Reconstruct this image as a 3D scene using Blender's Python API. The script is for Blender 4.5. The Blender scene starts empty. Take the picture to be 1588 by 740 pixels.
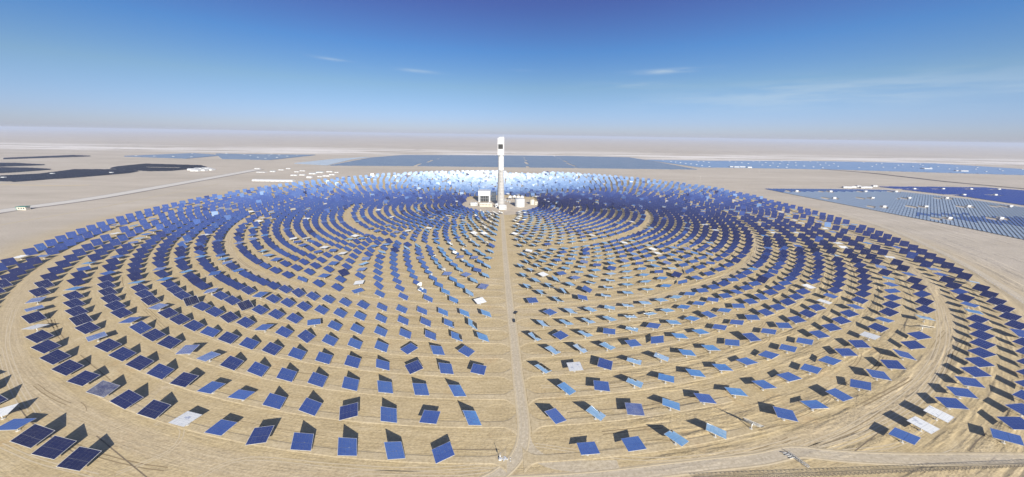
import bpy, math, random
from mathutils import Vector, Matrix

random.seed(7)
S = bpy.context.scene
COL = bpy.context.collection
R = math.radians
H = 170.0                                   # height of the drone, metres; the site is measured in it

# ---------------------------------------------------------------- camera
cam = bpy.data.cameras.new('camera')
cam.sensor_width = 36.0
cam.lens = 36.0 * 519.66 / 1588.0
cam.clip_start = 1.0
cam.clip_end = 120000.0
camo = bpy.data.objects.new('camera', cam)
COL.objects.link(camo)
PITCH, ROLL = 0.2991, 0.0162
camo.matrix_world = Matrix.Translation((0, 0, H)) @ Matrix.Rotation(math.pi / 2 - PITCH, 4, 'X') @ Matrix.Rotation(ROLL, 4, 'Z')
S.camera = camo

# ---------------------------------------------------------------- light
SUN_EL, SUN_AZ = R(25), R(160)              # azimuth clockwise from +Y
SUNV = Vector((math.sin(SUN_AZ) * math.cos(SUN_EL), math.cos(SUN_AZ) * math.cos(SUN_EL), math.sin(SUN_EL)))
sl = bpy.data.lights.new('sun', 'SUN')
sl.energy = 5.0
sl.angle = R(0.5)
sl.color = (1.0, 0.94, 0.85)
slo = bpy.data.objects.new('sun', sl)
COL.objects.link(slo)
slo.rotation_euler = SUNV.to_track_quat('Z', 'Y').to_euler()

S.view_settings.view_transform = 'Standard'
S.view_settings.look = 'None'
S.view_settings.gamma = 1.0
S.view_settings.exposure = 0.8
S.render.engine = 'CYCLES'
S.cycles.caustics_reflective = False
S.cycles.caustics_refractive = False
S.cycles.max_bounces = 6
S.cycles.diffuse_bounces = 2
S.cycles.glossy_bounces = 4
S.cycles.volume_bounces = 0
S.cycles.use_denoising = True
S.cycles.sample_clamp_indirect = 6.0


# ---------------------------------------------------------------- node helper
class NT:
    def __init__(self, tree):
        self.t = tree

    def n(self, typ, **kw):
        nd = self.t.nodes.new(typ)
        for k, v in kw.items():
            setattr(nd, k, v)
        return nd

    def put(self, sock, v):
        if isinstance(v, bpy.types.NodeSocket):
            self.t.links.new(v, sock)
        else:
            sock.default_value = v

    def m(self, op, a, b=None, c=None, clamp=False):
        nd = self.n('ShaderNodeMath', operation=op, use_clamp=clamp)
        for i, v in enumerate((a, b, c)):
            if v is not None:
                self.put(nd.inputs[i], v)
        return nd.outputs[0]

    def sstep(self, x, lo, hi):
        nd = self.n('ShaderNodeMapRange', interpolation_type='SMOOTHSTEP')
        self.put(nd.inputs[0], x)
        nd.inputs[1].default_value, nd.inputs[2].default_value = lo, hi
        return nd.outputs[0]

    def mix(self, f, a, b, blend='MIX'):
        nd = self.n('ShaderNodeMix', data_type='RGBA', blend_type=blend)
        self.put(nd.inputs[0], f)
        for i, v in ((6, a), (7, b)):
            if isinstance(v, tuple) and len(v) == 3:
                v = (*v, 1.0)
            self.put(nd.inputs[i], v)
        return nd.outputs[2]

    def comb(self, x, y, z=0.0):
        nd = self.n('ShaderNodeCombineXYZ')
        for i, v in enumerate((x, y, z)):
            self.put(nd.inputs[i], v)
        return nd.outputs[0]

    def noise(self, vec, scale=1.0, detail=3.0, rough=0.55):
        nd = self.n('ShaderNodeTexNoise')
        self.put(nd.inputs['Vector'], vec)
        nd.inputs['Scale'].default_value = scale
        nd.inputs['Detail'].default_value = detail
        nd.inputs['Roughness'].default_value = rough
        return nd.outputs[0]

    def ramp(self, x, stops):
        nd = self.n('ShaderNodeValToRGB')
        self.put(nd.inputs[0], x)
        el = nd.color_ramp.elements
        while len(el) < len(stops):
            el.new(0.5)
        for e, (p, c) in zip(el, stops):
            e.position = p
            e.color = (*c, 1.0)
        return nd.outputs[0]


# ---------------------------------------------------------------- sky
world = bpy.data.worlds.new('World')
S.world = world
world.use_nodes = True
wt = world.node_tree
wt.nodes.clear()
W = NT(wt)
tc = W.n('ShaderNodeTexCoord')
sky = W.n('ShaderNodeTexSky', sky_type='NISHITA', sun_disc=False)
sky.sun_elevation, sky.sun_rotation = SUN_EL, SUN_AZ
sky.altitude, sky.air_density, sky.dust_density, sky.ozone_density = 1200, 1.0, 1.0, 3.0
sep = W.n('ShaderNodeSeparateXYZ')
W.put(sep.inputs[0], tc.outputs['Generated'])
el_ = W.m('ARCSINE', sep.outputs[2])
az_ = W.m('ARCTAN2', sep.outputs[0], sep.outputs[1])
eld = W.m('MULTIPLY', el_, 180 / math.pi)
azd = W.m('MULTIPLY', az_, 180 / math.pi)
# sky tint: more violet overhead, zenith dimmed to deepen ground shade, paler at horizon
K = 2.5
tint = W.ramp(W.m('DIVIDE', eld, 90.0), [
    (0.0, (.84 / K, .86 / K, 1.22 / K)), (2 / 90, (.78 / K, .83 / K, 1.20 / K)), (7 / 90, (.79 / K, .88 / K, .97 / K)),
    (12 / 90, (.53 / K, .80 / K, 1.10 / K)), (18 / 90, (.56 / K, .56 / K, .96 / K)),
    (27 / 90, (.96 / K, 1.04 / K, 1.48 / K)), (42 / 90, (1.0 / K, 1.0 / K, 1.75 / K)),
    (62 / 90, (.66 / K, .50 / K, 1.0 / K)), (1.0, (.30 / K, .22 / K, .42 / K))])
corr = W.n('ShaderNodeVectorMath', operation='SCALE')
W.put(corr.inputs[0], tint)
corr.inputs['Scale'].default_value = K
skyc = W.mix(1.0, sky.outputs[0], corr.outputs[0], 'MULTIPLY')
dt = W.n('ShaderNodeVectorMath', operation='DOT_PRODUCT')
W.put(dt.inputs[0], tc.outputs['Generated'])
dt.inputs[1].default_value = SUNV
side = W.m('ADD', 1.0, W.m('MULTIPLY', W.m('MULTIPLY', W.sstep(azd, 0.0, 50.0), W.m('SUBTRACT', 1.0, W.sstep(eld, 22.0, 45.0))), .38))
sc_ = W.n('ShaderNodeVectorMath', operation='SCALE')                             # added gain brightens the sky to the right of the view
W.put(sc_.inputs[0], skyc)
W.put(sc_.inputs['Scale'], side)
glare = W.mix(1.0, sky.outputs[0], (2.7, 2.7, 2.5), 'MULTIPLY')
skyc = W.mix(W.sstep(dt.outputs['Value'], .65, .955), sc_.outputs[0], glare)      # glow round the sun left untinted and boosted to whiten the rear mirrors
# thin cirrus streaks: azimuth, elevation, half width, half height, slope, amount
cl = None
nz = W.noise(W.comb(W.m('MULTIPLY', azd, 0.10), W.m('MULTIPLY', eld, .9)), 1.0, 4.0, 0.6)
for (ca, ce, wa, we, slp, amt) in (
        (-25.3, 9.4, 2.6, .22, -.10, .40), (-14.8, 8.9, 3.0, .22, -.04, .32), (-1.0, 9.5, 3.5, .16, 0.0, .18),
        (21.5, 9.0, 5.0, .30, .02, .55), (17.0, 7.3, 6.0, .5, 0.0, .22), (38.0, 5.4, 16.0, 1.5, .03, .34), (58, 4.6, 12, 1.2, 0, .22)):
    du = W.m('DIVIDE', W.m('SUBTRACT', azd, ca), wa)
    dv = W.m('DIVIDE', W.m('SUBTRACT', W.m('SUBTRACT', eld, ce), W.m('MULTIPLY', W.m('SUBTRACT', azd, ca), slp)), we)
    r2 = W.m('ADD', W.m('MULTIPLY', du, du), W.m('MULTIPLY', dv, dv))
    g = W.m('MULTIPLY', W.m('POWER', 2.71828, W.m('MULTIPLY', r2, -1.0)), amt)
    cl = g if cl is None else W.m('ADD', cl, g)
cl = W.m('MULTIPLY', cl, W.sstep(nz, .34, .66), clamp=True)
skyc = W.mix(cl, skyc, (7.0, 8.2, 9.0))
bg = W.n('ShaderNodeBackground')
W.put(bg.inputs[0], skyc)
bg.inputs[1].default_value = 0.05
wo = W.n('ShaderNodeOutputWorld')
W.put(wo.inputs[0], bg.outputs[0])


# ---------------------------------------------------------------- materials
def mat(name, base, rough=0.6, metal=0.0, var=0.0, vscale=0.3, spec=0.5):
    m = bpy.data.materials.new(name)
    m.use_nodes = True
    N = NT(m.node_tree)
    p = m.node_tree.nodes['Principled BSDF']
    if var:
        g = N.n('ShaderNodeNewGeometry')
        f = N.noise(g.outputs['Position'], vscale, 4)
        c = N.mix(f, tuple(b * (1 - var) for b in base), tuple(min(1, b * (1 + var)) for b in base))
        N.put(p.inputs['Base Color'], c)
    else:
        p.inputs['Base Color'].default_value = (*base, 1)
    p.inputs['Roughness'].default_value = rough
    p.inputs['Metallic'].default_value = metal
    p.inputs['Specular IOR Level'].default_value = spec
    return m


def mirror_mat(name, pale_mix):
    m = bpy.data.materials.new(name)
    m.use_nodes = True
    N = NT(m.node_tree)
    p = m.node_tree.nodes['Principled BSDF']
    oi = N.n('ShaderNodeObjectInfo')
    g = N.n('ShaderNodeNewGeometry')
    p.inputs['Base Color'].default_value = (.90, .95, 1.0, 1)
    p.inputs['Metallic'].default_value = 1.0
    p.inputs['Roughness'].default_value = 0.02
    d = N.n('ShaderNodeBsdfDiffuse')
    d.inputs[0].default_value = (.66, .67, .65, 1)  # matt pale tone mixed into the mirror, mottled by noise
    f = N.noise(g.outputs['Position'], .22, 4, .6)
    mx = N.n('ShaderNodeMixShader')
    N.put(mx.inputs[0], N.m('MULTIPLY', N.sstep(f, .1, .9), pale_mix * 1.6, clamp=True))
    N.put(mx.inputs[1], p.outputs[0])
    N.put(mx.inputs[2], d.outputs[0])
    N.put(m.node_tree.nodes['Material Output'].inputs[0], mx.outputs[0])
    return m


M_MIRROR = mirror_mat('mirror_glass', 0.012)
M_MIRROR_HALF = mirror_mat('mirror_glass_half_matt', 0.18)
M_MIRROR_MATT = mirror_mat('mirror_glass_white_matt', 1.7)
M_STEEL = mat('galvanised_steel', (.62, .62, .60), .5, .3)
M_BACK = mat('mirror_backing', (.10, .10, .105), .7)
M_CONC = mat('concrete', (.50, .48, .44), .85, var=.12, vscale=.6)
M_WHITE = mat('white_cladding', (.50, .505, .50), .5, var=.12, vscale=.15)
M_CREAM = mat('cream_render', (.50, .46, .37), .8, var=.06)
M_DARK = mat('dark_opening', (.02, .022, .025), .6)
M_GREY = mat('grey_metal', (.30, .31, .32), .5, .4)
M_RECV = mat('receiver_black_coating', (.035, .033, .032), .7, var=.3, vscale=.4)
M_GLASS = mat('window_glass', (.03, .04, .05), .08)
M_GREEN = mat('green_trim', (.05, .17, .13), .6)
M_RUBBER = mat('rubber', (.02, .02, .02), .8)
M_PAINT = mat('dark_vehicle_paint', (.03, .033, .04), .25)
M_STRAW = mat('dark_weathered_wood', (.10, .085, .065), .85, var=.3, vscale=2)
M_ROOFBLUE = mat('pale_blue_roof', (.42, .56, .62), .5, var=.06)


def pv_mat(name, base, rough, spec, pale_mix=(.5, .48, .44), amount=.05):
    m = bpy.data.materials.new(name)
    m.use_nodes = True
    N = NT(m.node_tree)
    p = m.node_tree.nodes['Principled BSDF']
    g = N.n('ShaderNodeNewGeometry')
    f = N.noise(g.outputs['Position'], .012, 3)
    c = N.mix(N.m('MULTIPLY', f, amount * 2), base, pale_mix)
    N.put(p.inputs['Base Color'], c)
    p.inputs['Roughness'].default_value = rough
    p.inputs['Specular IOR Level'].default_value = spec
    return m


# ---------------------------------------------------------------- mesh helper
class MB:
    """collects boxes, quads and tubes and links them as one mesh object"""

    def __init__(self):
        self.v, self.f, self.mi, self.sm = [], [], [], []

    def add(self, vs, fs, mi=0, sm=False):
        o = len(self.v)
        self.v += [tuple(p) for p in vs]
        self.f += [tuple(i + o for i in q) for q in fs]
        self.mi += [mi] * len(fs)
        self.sm += [sm] * len(fs)

    def box(self, c, s, rz=0.0, mi=0, mtx=None):
        sx, sy, sz = s[0] / 2, s[1] / 2, s[2] / 2
        ps = [Vector((x, y, z)) for z in (-sz, sz) for y in (-sy, sy) for x in (-sx, sx)]
        M = Matrix.Translation(c) @ Matrix.Rotation(rz, 4, 'Z')
        if mtx is not None:
            M = mtx @ M
        self.add([M @ p for p in ps], [(0, 2, 3, 1), (4, 5, 7, 6), (0, 1, 5, 4), (2, 6, 7, 3), (0, 4, 6, 2), (1, 3, 7, 5)], mi)

    def bar(self, a, b, r, mi=0, n=6, r2=None):
        a, b = Vector(a), Vector(b)
        d = (b - a).normalized()
        q = d.to_track_quat('Z', 'Y')
        r2 = r if r2 is None else r2
        vs = []
        for p, rr in ((a, r), (b, r2)):
            for k in range(n):
                t = 2 * math.pi * k / n
                vs.append(p + q @ Vector((rr * math.cos(t), rr * math.sin(t), 0)))
        fs = [(k, (k + 1) % n, n + (k + 1) % n, n + k) for k in range(n)]
        fs += [tuple(range(n - 1, -1, -1)), tuple(range(n, 2 * n))]
        self.add(vs, fs, mi, n > 8)

    def lathe(self, c, prof, n=28, mi=0, smooth=True):
        vs, fs = [], []
        for (r, z) in prof:
            for k in range(n):
                t = 2 * math.pi * k / n
                vs.append((c[0] + r * math.cos(t), c[1] + r * math.sin(t), c[2] + z))
        for i in range(len(prof) - 1):
            for k in range(n):
                fs.append((i * n + k, i * n + (k + 1) % n, (i + 1) * n + (k + 1) % n, (i + 1) * n + k))
        self.add(vs, fs, mi, smooth)
        self.add(vs[:n], [tuple(range(n - 1, -1, -1))], mi)
        self.add(vs[-n:], [tuple(range(n))], mi)

    def mesh(self, name, mats):
        me = bpy.data.meshes.new(name)
        me.from_pydata([tuple(p) for p in self.v], [], self.f)
        for m in (mats if isinstance(mats, (list, tuple)) else [mats]):
            me.materials.append(m)
        me.polygons.foreach_set('material_index', self.mi)
        me.polygons.foreach_set('use_smooth', self.sm)
        me.update()
        return me

    def build(self, name, mats, parent=None):
        return link(name, self.mesh(name, mats), parent)


def link(name, data, parent=None):
    o = bpy.data.objects.new(name, data)
    COL.objects.link(o)
    if parent is not None:
        o.parent = parent
    return o


def thing(name, label, cat, loc=(0, 0, 0), rz=0.0, group=None):
    o = link(name, None)
    o.location = loc
    o.rotation_euler = (0, 0, rz)
    return tag(o, label, cat, group)


def tag(o, label, cat, group=None):
    o['label'] = label
    o['category'] = cat
    if group:
        o['group'] = group
    return o


def kind(o, k, label=None, cat=None):
    o['kind'] = k
    if label:
        o['label'] = label
        o['category'] = cat
    return o


def ordinal(n):
    return '%d%s' % (n, 'th' if 10 <= n % 100 <= 20 else {1: 'st', 2: 'nd', 3: 'rd'}.get(n % 10, 'th'))

# ---------------------------------------------------------------- surveyed site positions
TX, TY = -0.1773 * H, 4.9276 * H            # foot of the tower


def site(px, py, z=0.0):
    """survey point of the photograph -> place on the site (metres), used only while laying the site out"""
    uu, vv = (px - 794.454) / 519.66, (py - 370.0) / 519.66
    u = uu * math.cos(ROLL) + vv * math.sin(ROLL)
    v = -uu * math.sin(ROLL) + vv * math.cos(ROLL)
    d = (u, math.cos(PITCH) - v * math.sin(PITCH), -(math.sin(PITCH) + v * math.cos(PITCH)))
    t = (z - H) / d[2]
    return (d[0] * t, d[1] * t)


def pix(x, y, z):
    c, s = math.cos(PITCH), math.sin(PITCH)
    zz = z - H
    d = y * c - zz * s
    if d < 1:
        return (-9999, -9999, 1e9)
    u, v = x / d, -(zz * c + y * s) / d
    return (794.45 + 519.66 * (u * math.cos(ROLL) - v * math.sin(ROLL)), 370 + 519.66 * (u * math.sin(ROLL) + v * math.cos(ROLL)), d)


def polar(Rr, a):
    return (TX + Rr * math.sin(a), TY - Rr * math.cos(a))


# ---------------------------------------------------------------- ground
def sand_nodes(m, road=0.0):
    N = NT(m.node_tree)
    p = m.node_tree.nodes['Principled BSDF']
    g = N.n('ShaderNodeNewGeometry')
    sp = N.n('ShaderNodeSeparateXYZ')
    N.put(sp.inputs[0], g.outputs['Position'])
    X, Y = sp.outputs[0], sp.outputs[1]
    dx, dy = N.m('SUBTRACT', X, TX), N.m('SUBTRACT', Y, TY)
    RR = N.m('SQRT', N.m('ADD', N.m('MULTIPLY', dx, dx), N.m('MULTIPLY', dy, dy)))
    TH = N.m('ARCTAN2', dx, N.m('MULTIPLY', dy, -1.0))
    pos = g.outputs['Position']
    big = N.noise(pos, .006, 4, .6)
    med = N.noise(pos, .05, 5, .6)
    fine = N.noise(pos, .55, 4, .65)
    arc = N.m('MULTIPLY', TH, 14.0)
    strk = N.noise(N.comb(N.m('MULTIPLY', RR, .30), arc), 1.0, 5, .62)      # graded in rings round the tower
    strk2 = N.noise(N.comb(N.m('MULTIPLY', RR, 1.1), N.m('MULTIPLY', TH, 45.0)), 1.0, 4, .6)
    warm = N.ramp(N.m('ADD', N.m('MULTIPLY', strk, .6), N.m('MULTIPLY', med, .4)), [
        (.30, (.405, .318, .178)), (.47, (.465, .371, .212)), (.56, (.50, .402, .235)), (.72, (.56, .465, .292))])
    pale = N.m('MULTIPLY', N.sstep(N.noise(pos, .018, 4, .7), .60, .72), .35)
    warm = N.mix(pale, warm, (.56, .48, .36))
    rust = N.m('MULTIPLY', N.sstep(N.noise(pos, .03, 5, .7), .56, .74), .5)
    warm = N.mix(rust, warm, (.47, .32, .155))
    # plain outside the field: greyer, laid out in long east-west streaks
    far1 = N.noise(N.comb(N.m('MULTIPLY', X, .0007), N.m('MULTIPLY', Y, .0035)), 1.0, 6, .6)
    far2 = N.noise(N.comb(N.m('MULTIPLY', X, .006), N.m('MULTIPLY', Y, .02)), 1.0, 4, .6)
    out = N.ramp(N.m('ADD', N.m('MULTIPLY', far1, .6), N.m('MULTIPLY', far2, .4)), [
        (.32, (.385, .338, .265)), (.5, (.46, .405, .325)), (.68, (.535, .48, .395))])
    col = N.mix(N.sstep(RR, 4.35 * H, 5.0 * H), warm, out)
    # salt crust and gravel far out on the plain
    dist = N.m('SQRT', N.m('ADD', N.m('MULTIPLY', X, X), N.m('MULTIPLY', Y, Y)))
    salt = N.m('MULTIPLY', N.sstep(far1, .40, .56), N.m('MULTIPLY', N.sstep(Y, 15.9 * H, 17.4 * H), N.sstep(N.m('MULTIPLY', Y, -1.0), -26 * H, -19 * H)))
    col = N.mix(N.m('MULTIPLY', salt, .8), col, (.78, .74, .68))
    grav = N.m('MULTIPLY', N.sstep(N.noise(N.comb(N.m('MULTIPLY', X, .004), N.m('MULTIPLY', Y, .0022)), 1.0, 5, .75), .56, .68), N.sstep(dist, 16 * H, 26 * H))
    col = N.mix(N.m('MULTIPLY', grav, .6), col, (.27, .225, .20))
    scrub = N.m('MULTIPLY', N.sstep(N.noise(N.comb(N.m('MULTIPLY', X, .011), N.m('MULTIPLY', Y, .006)), 1.0, 5, .8), .58, .66),
                N.m('MULTIPLY', N.sstep(dist, 13 * H, 24 * H), N.sstep(N.noise(pos, .0005, 2), .42, .6)))
    col = N.mix(N.m('MULTIPLY', scrub, .75), col, (.16, .135, .115))
    # ring tracks, driven smooth
    ring = None
    for rk, w in ((2.07, .02), (3.155, .04), (4.195, .05)):
        d = N.m('ABSOLUTE', N.m('SUBTRACT', RR, rk * H))
        d = N.m('ADD', d, N.m('MULTIPLY', N.m('SUBTRACT', med, .5), 5.0))
        k = N.m('SUBTRACT', 1.0, N.sstep(d, w * H * .55, w * H * 1.0))
        ring = k if ring is None else N.m('MAXIMUM', ring, k)
    rut = N.ramp(N.noise(N.comb(N.m('MULTIPLY', RR, 1.3), N.m('MULTIPLY', TH, 8.0)), 1.0, 4, .6),
                 [(.35, (.40, .325, .215)), (.5, (.475, .39, .26)), (.65, (.56, .475, .335))])
    col = N.mix(N.m('MULTIPLY', ring, .5), col, rut)
    if road:
        rd = N.ramp(N.m('ADD', N.m('MULTIPLY', med, .5), N.m('MULTIPLY', fine, .5)), [
            (.35, (.45, .40, .31)), (.65, (.54, .485, .39))])
        col = N.mix(road, col, rd)
    col = N.mix(N.m('MULTIPLY', N.m('SUBTRACT', 1.0, N.sstep(fine, .34, .62)), .55), col, N.mix(1.0, col, (.66, .63, .60), 'MULTIPLY'))
    N.put(p.inputs['Base Color'], col)
    p.inputs['Roughness'].default_value = .95
    p.inputs['Specular IOR Level'].default_value = .15
    b = N.n('ShaderNodeBump')
    heap = N.m('MULTIPLY', N.noise(pos, .28, 5, .7), N.m('MULTIPLY', N.sstep(N.noise(N.comb(N.m('MULTIPLY', RR, .07), N.m('MULTIPLY', TH, 6.0)), 1.0, 3, .6), .47, .62), N.sstep(TH, .06, .2)))
    hgt = N.m('ADD', N.m('ADD', N.m('MULTIPLY', strk2, .35), N.m('MULTIPLY', heap, 2.0)), N.m('ADD', N.m('MULTIPLY', fine, .5), N.m('MULTIPLY', med, 1.6)))
    N.put(b.inputs['Height'], hgt)
    b.inputs['Strength'].default_value = .55 if not road else .25
    b.inputs['Distance'].default_value = .8
    N.put(p.inputs['Normal'], b.outputs[0])


M_SAND = bpy.data.materials.new('desert_sand')
M_SAND.use_nodes = True
sand_nodes(M_SAND)
M_ROAD = bpy.data.materials.new('dirt_road')
M_ROAD.use_nodes = True
sand_nodes(M_ROAD, .62)
M_TRACK = bpy.data.materials.new('service_track_sand')
M_TRACK.use_nodes = True
sand_nodes(M_TRACK, .2)
M_RUT = mat('wheel_rut', (.43, .37, .27), .95, var=.12, vscale=.25, spec=.1)
M_BERM = mat('gravel_berm', (.48, .40, .265), .95, var=.2, vscale=.35, spec=.1)
M_PAD = mat('pale_gravel_yard', (.42, .355, .265), .95, var=.3, vscale=.06)
M_TAR = mat('worn_tarmac', (.52, .49, .43), .9, var=.08, vscale=.05)

b = MB()
G = 42000.0
b.add([(-G, -G, 0), (G, -G, 0), (G, G, 0), (-G, G, 0)], [(0, 1, 2, 3)])
kind(b.build('ground', M_SAND), 'structure')


def smooth_path(pts, step=6.0):
    P = [Vector((p[0], p[1], 0)) for p in pts]
    P = [P[0] * 2 - P[1]] + P + [P[-1] * 2 - P[-2]]
    res = []
    for i in range(1, len(P) - 2):
        p0, p1, p2, p3 = P[i - 1], P[i], P[i + 1], P[i + 2]
        n = max(2, int((p2 - p1).length / step))
        for k in range(n):
            t = k / n
            res.append(.5 * ((2 * p1) + (-p0 + p2) * t + (2 * p0 - 5 * p1 + 4 * p2 - p3) * t * t + (-p0 + 3 * p1 - 3 * p2 + p3) * t ** 3))
    res.append(P[-2])
    return res


def sweep(b, path, prof, wid=None):
    """prof: list of (offset, z, material of the strip to the next point)"""
    n = len(prof)
    vs = []
    for i, p in enumerate(path):
        d = (path[min(i + 1, len(path) - 1)] - path[max(i - 1, 0)]).normalized()
        s = Vector((d.y, -d.x, 0))
        k = 1.0 if wid is None else wid[i]
        for (o, z, _) in prof:
            vs.append(p + s * o * k + Vector((0, 0, z)))
    fs, ms = [], []
    off = len(b.v)
    b.v += [tuple(v) for v in vs]
    for i in range(len(path) - 1):
        for j in range(n - 1):
            b.f.append((off + i * n + j, off + i * n + j + 1, off + (i + 1) * n + j + 1, off + (i + 1) * n + j))
            b.mi.append(prof[j][2])
            b.sm.append(False)


def dirt_profile(w, z):
    h = w / 2
    return [(-h - 1.3, z - .02, 2), (-h - .5, z + .06, 2), (-h, z, 0), (-h * .62, z, 1), (-h * .36, z, 0), (h * .36, z, 1), (h * .62, z, 0), (h, z, 2), (h + .5, z + .06, 2), (h + 1.3, z - .02, 2)]


ROAD_PX = [(778.5, 326), (779, 330), (782, 372), (786, 420), (792, 480), (798, 530), (803, 580), (808, 620), (812, 650), (812, 680), (805, 703), (791, 722), (768, 740), (735, 756)]
ROAD = smooth_path([site(*p) for p in ROAD_PX])
b = MB()
sweep(b, ROAD, dirt_profile(5.6, .05))
kind(b.build('access_road', [M_ROAD, M_RUT, M_BERM]), 'structure')
b = MB()
per = [polar(4.185 * H, .03 + i * .03) for i in range(5)]
per = smooth_path(per + [site(1100, 721), site(1180, 712), site(1235, 701), site(1300, 707), site(1400, 712), site(1588, 712), site(1800, 716)])
sweep(b, per, dirt_profile(5.6, .035))
kind(b.build('perimeter_road', [M_ROAD, M_RUT, M_BERM]), 'structure')
b = MB()
sweep(b, smooth_path([site(812, 672), site(822, 697), site(850, 716), site(900, 723), site(960, 723)], 3), [(-3.5, .025, 0), (3.5, .025, 0)])
kind(b.build('road_junction', [M_ROAD]), 'structure')
b = MB()
b.lathe((TX, TY, .02), [(.64 * H, 0), (.64 * H, .012)], 72)
kind(b.build('plant_yard', M_PAD), 'structure')
b = MB()
lp = [site(-300, 378), site(0, 328), site(150, 307), site(300, 281), site(345, 273), site(400, 263)]
sweep(b, smooth_path(lp, 40), [(-27, .03, 1), (-20, .6, 0), (20, .6, 1), (30, .03, 2)])
kind(b.build('highway', [M_TAR, mat('dark_ditch_gravel', (.20, .175, .15), .95, var=.3, vscale=.05), M_BERM]), 'structure')
b = MB()
sweep(b, smooth_path([site(-60, 361), site(0, 349), site(150, 323), site(260, 301), site(340, 285)], 30), [(-4, .03, 1), (0, .5, 1), (4, .03, 1)])
kind(b.build('drainage_bank', [M_ROAD, M_RUT, M_BERM]), 'structure')
b = MB()
sweep(b, smooth_path([site(0, 286), site(60, 287.5), site(95, 288), site(140, 287)], 30), [(-9, .05, 0), (9, .05, 0)])
kind(b.build('sand_road', [M_BERM]), 'structure')


def road_x(y):
    best = min(ROAD, key=lambda p: abs(p.y - y))
    return best.x


# raised service tracks along the rings, flaring out where they meet the access road
def service_track(Rk, side, a_end):
    y0 = TY - Rk
    xr = road_x(y0)
    a0 = math.asin((xr + side * 4.5 - TX) / Rk)
    path, wid = [], []
    n = 150
    for i in range(n + 1):
        t = (i / n) ** 1.6
        a = a0 + (a_end - a0) * t
        x, y = polar(Rk, a)
        path.append(Vector((x, y, 0)))
        s = abs(a - a0) * Rk
        wid.append(1.0 + 2.2 * max(0.0, 1 - s / 9.0) ** 2)
    if side < 0:
        path.reverse()
        wid.reverse()
    b = MB()
    sweep(b, path, [(-2.6, .012, 0), (-1.9, .15, 0), (1.9, .15, 0), (2.6, .012, 0)], wid)
    kind(b.build('service_track', [M_TRACK]), 'structure')


RINGS = [('c%d' % (i + 1), r) for i, r in enumerate((4.106, 3.968, 3.835, 3.706, 3.581, 3.463, 3.344, 3.228))]
RINGS += [('b%d' % (i + 1), r) for i, r in enumerate((3.077, 2.970, 2.873, 2.776, 2.682, 2.590, 2.500, 2.412, 2.323, 2.236, 2.150))]
# tyre tracks left by the washing trucks
b = MB()
rt = random.Random(11)
TRK = [[(180, 735), (262, 700), (283, 668), (262, 650), (240, 660)], [(0, 690), (60, 715), (150, 738)], [(300, 745), (380, 712), (520, 722), (640, 728), (760, 722)],
       [(1235, 698), (1330, 655), (1420, 590), (1455, 530), (1452, 470)], [(1240, 700), (1345, 662), (1432, 600), (1470, 530), (1462, 475)], [(1250, 703), (1350, 672), (1440, 610), (1476, 540)],
       [(60, 640), (30, 590), (12, 530), (22, 480)], [(40, 640), (14, 590), (0, 540)], [(840, 600), (950, 598), (1060, 585), (1180, 560)], [(830, 690), (1000, 712), (1150, 700), (1240, 680)],
       [(1310, 700), (1390, 690), (1440, 660), (1500, 600)], [(1480, 700), (1420, 720)], [(540, 745), (560, 733), (700, 735), (770, 728)]]
for pts in TRK:
    path = smooth_path([site(*p) for p in pts], 4)
    for o in (-.95, .95):
        sweep(b, path, [(o - .28, .028, 0), (o + .28, .028, 0)])
kind(b.build('tyre_tracks', mat('pressed_sand', (.50, .42, .285), .95, var=.25, vscale=.4, spec=.1)), 'structure')
b = MB()                                    # furrows where the trucks keep to the rings
for i in range(150):
    rk = rt.uniform(2.6, 4.27) * H
    a = rt.uniform(.07, .75) if rt.random() < .65 else rt.uniform(-.8, -.04)
    ln = rt.uniform(14, 70) / rk
    dr = rt.uniform(-5, 5)
    path = [Vector((*polar(rk + dr * (k / 14) ** 2 + rt.uniform(-.12, .12), a + ln * k / 14), 0)) for k in range(15)]
    w = rt.uniform(.12, .34)
    for o in ((-.95, .95) if rt.random() < .6 else (0,)):
        sweep(b, path, [(o - w, .022, 0), (o + w, .022, 0)])
kind(b.build('wheel_furrows', mat('turned_sand', (.27, .205, .115), .95, var=.35, vscale=.5, spec=.1)), 'structure')
b = MB()                                    # cable ditches between the rows, flat strips darker than the sand
for pts in ([(150, 676), (230, 742)], [(30, 632), (55, 660), (130, 712)], [(1322, 703), (1362, 672)], [(1503, 700), (1515, 685), (1530, 672)], [(880, 640), (1010, 628), (1090, 612)], [(700, 697), (775, 697)]):
    sweep(b, smooth_path([site(*p) for p in pts], 5), [(-.26, .03, 0), (.26, .03, 0)])
kind(b.build('cable_ditch', mat('dark_ditch_soil', (.19, .15, .10), .95, var=.4, vscale=.5, spec=.1)), 'structure')
for nm, r in RINGS:
    if nm[0] == 'c' or nm in ('b1', 'b2', 'b3', 'b4', 'b5'):
        for sd in (-1, 1):
            service_track((r + .003) * H, sd, sd * (.42 if sd < 0 else .30) * 3.6 / r)

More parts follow.
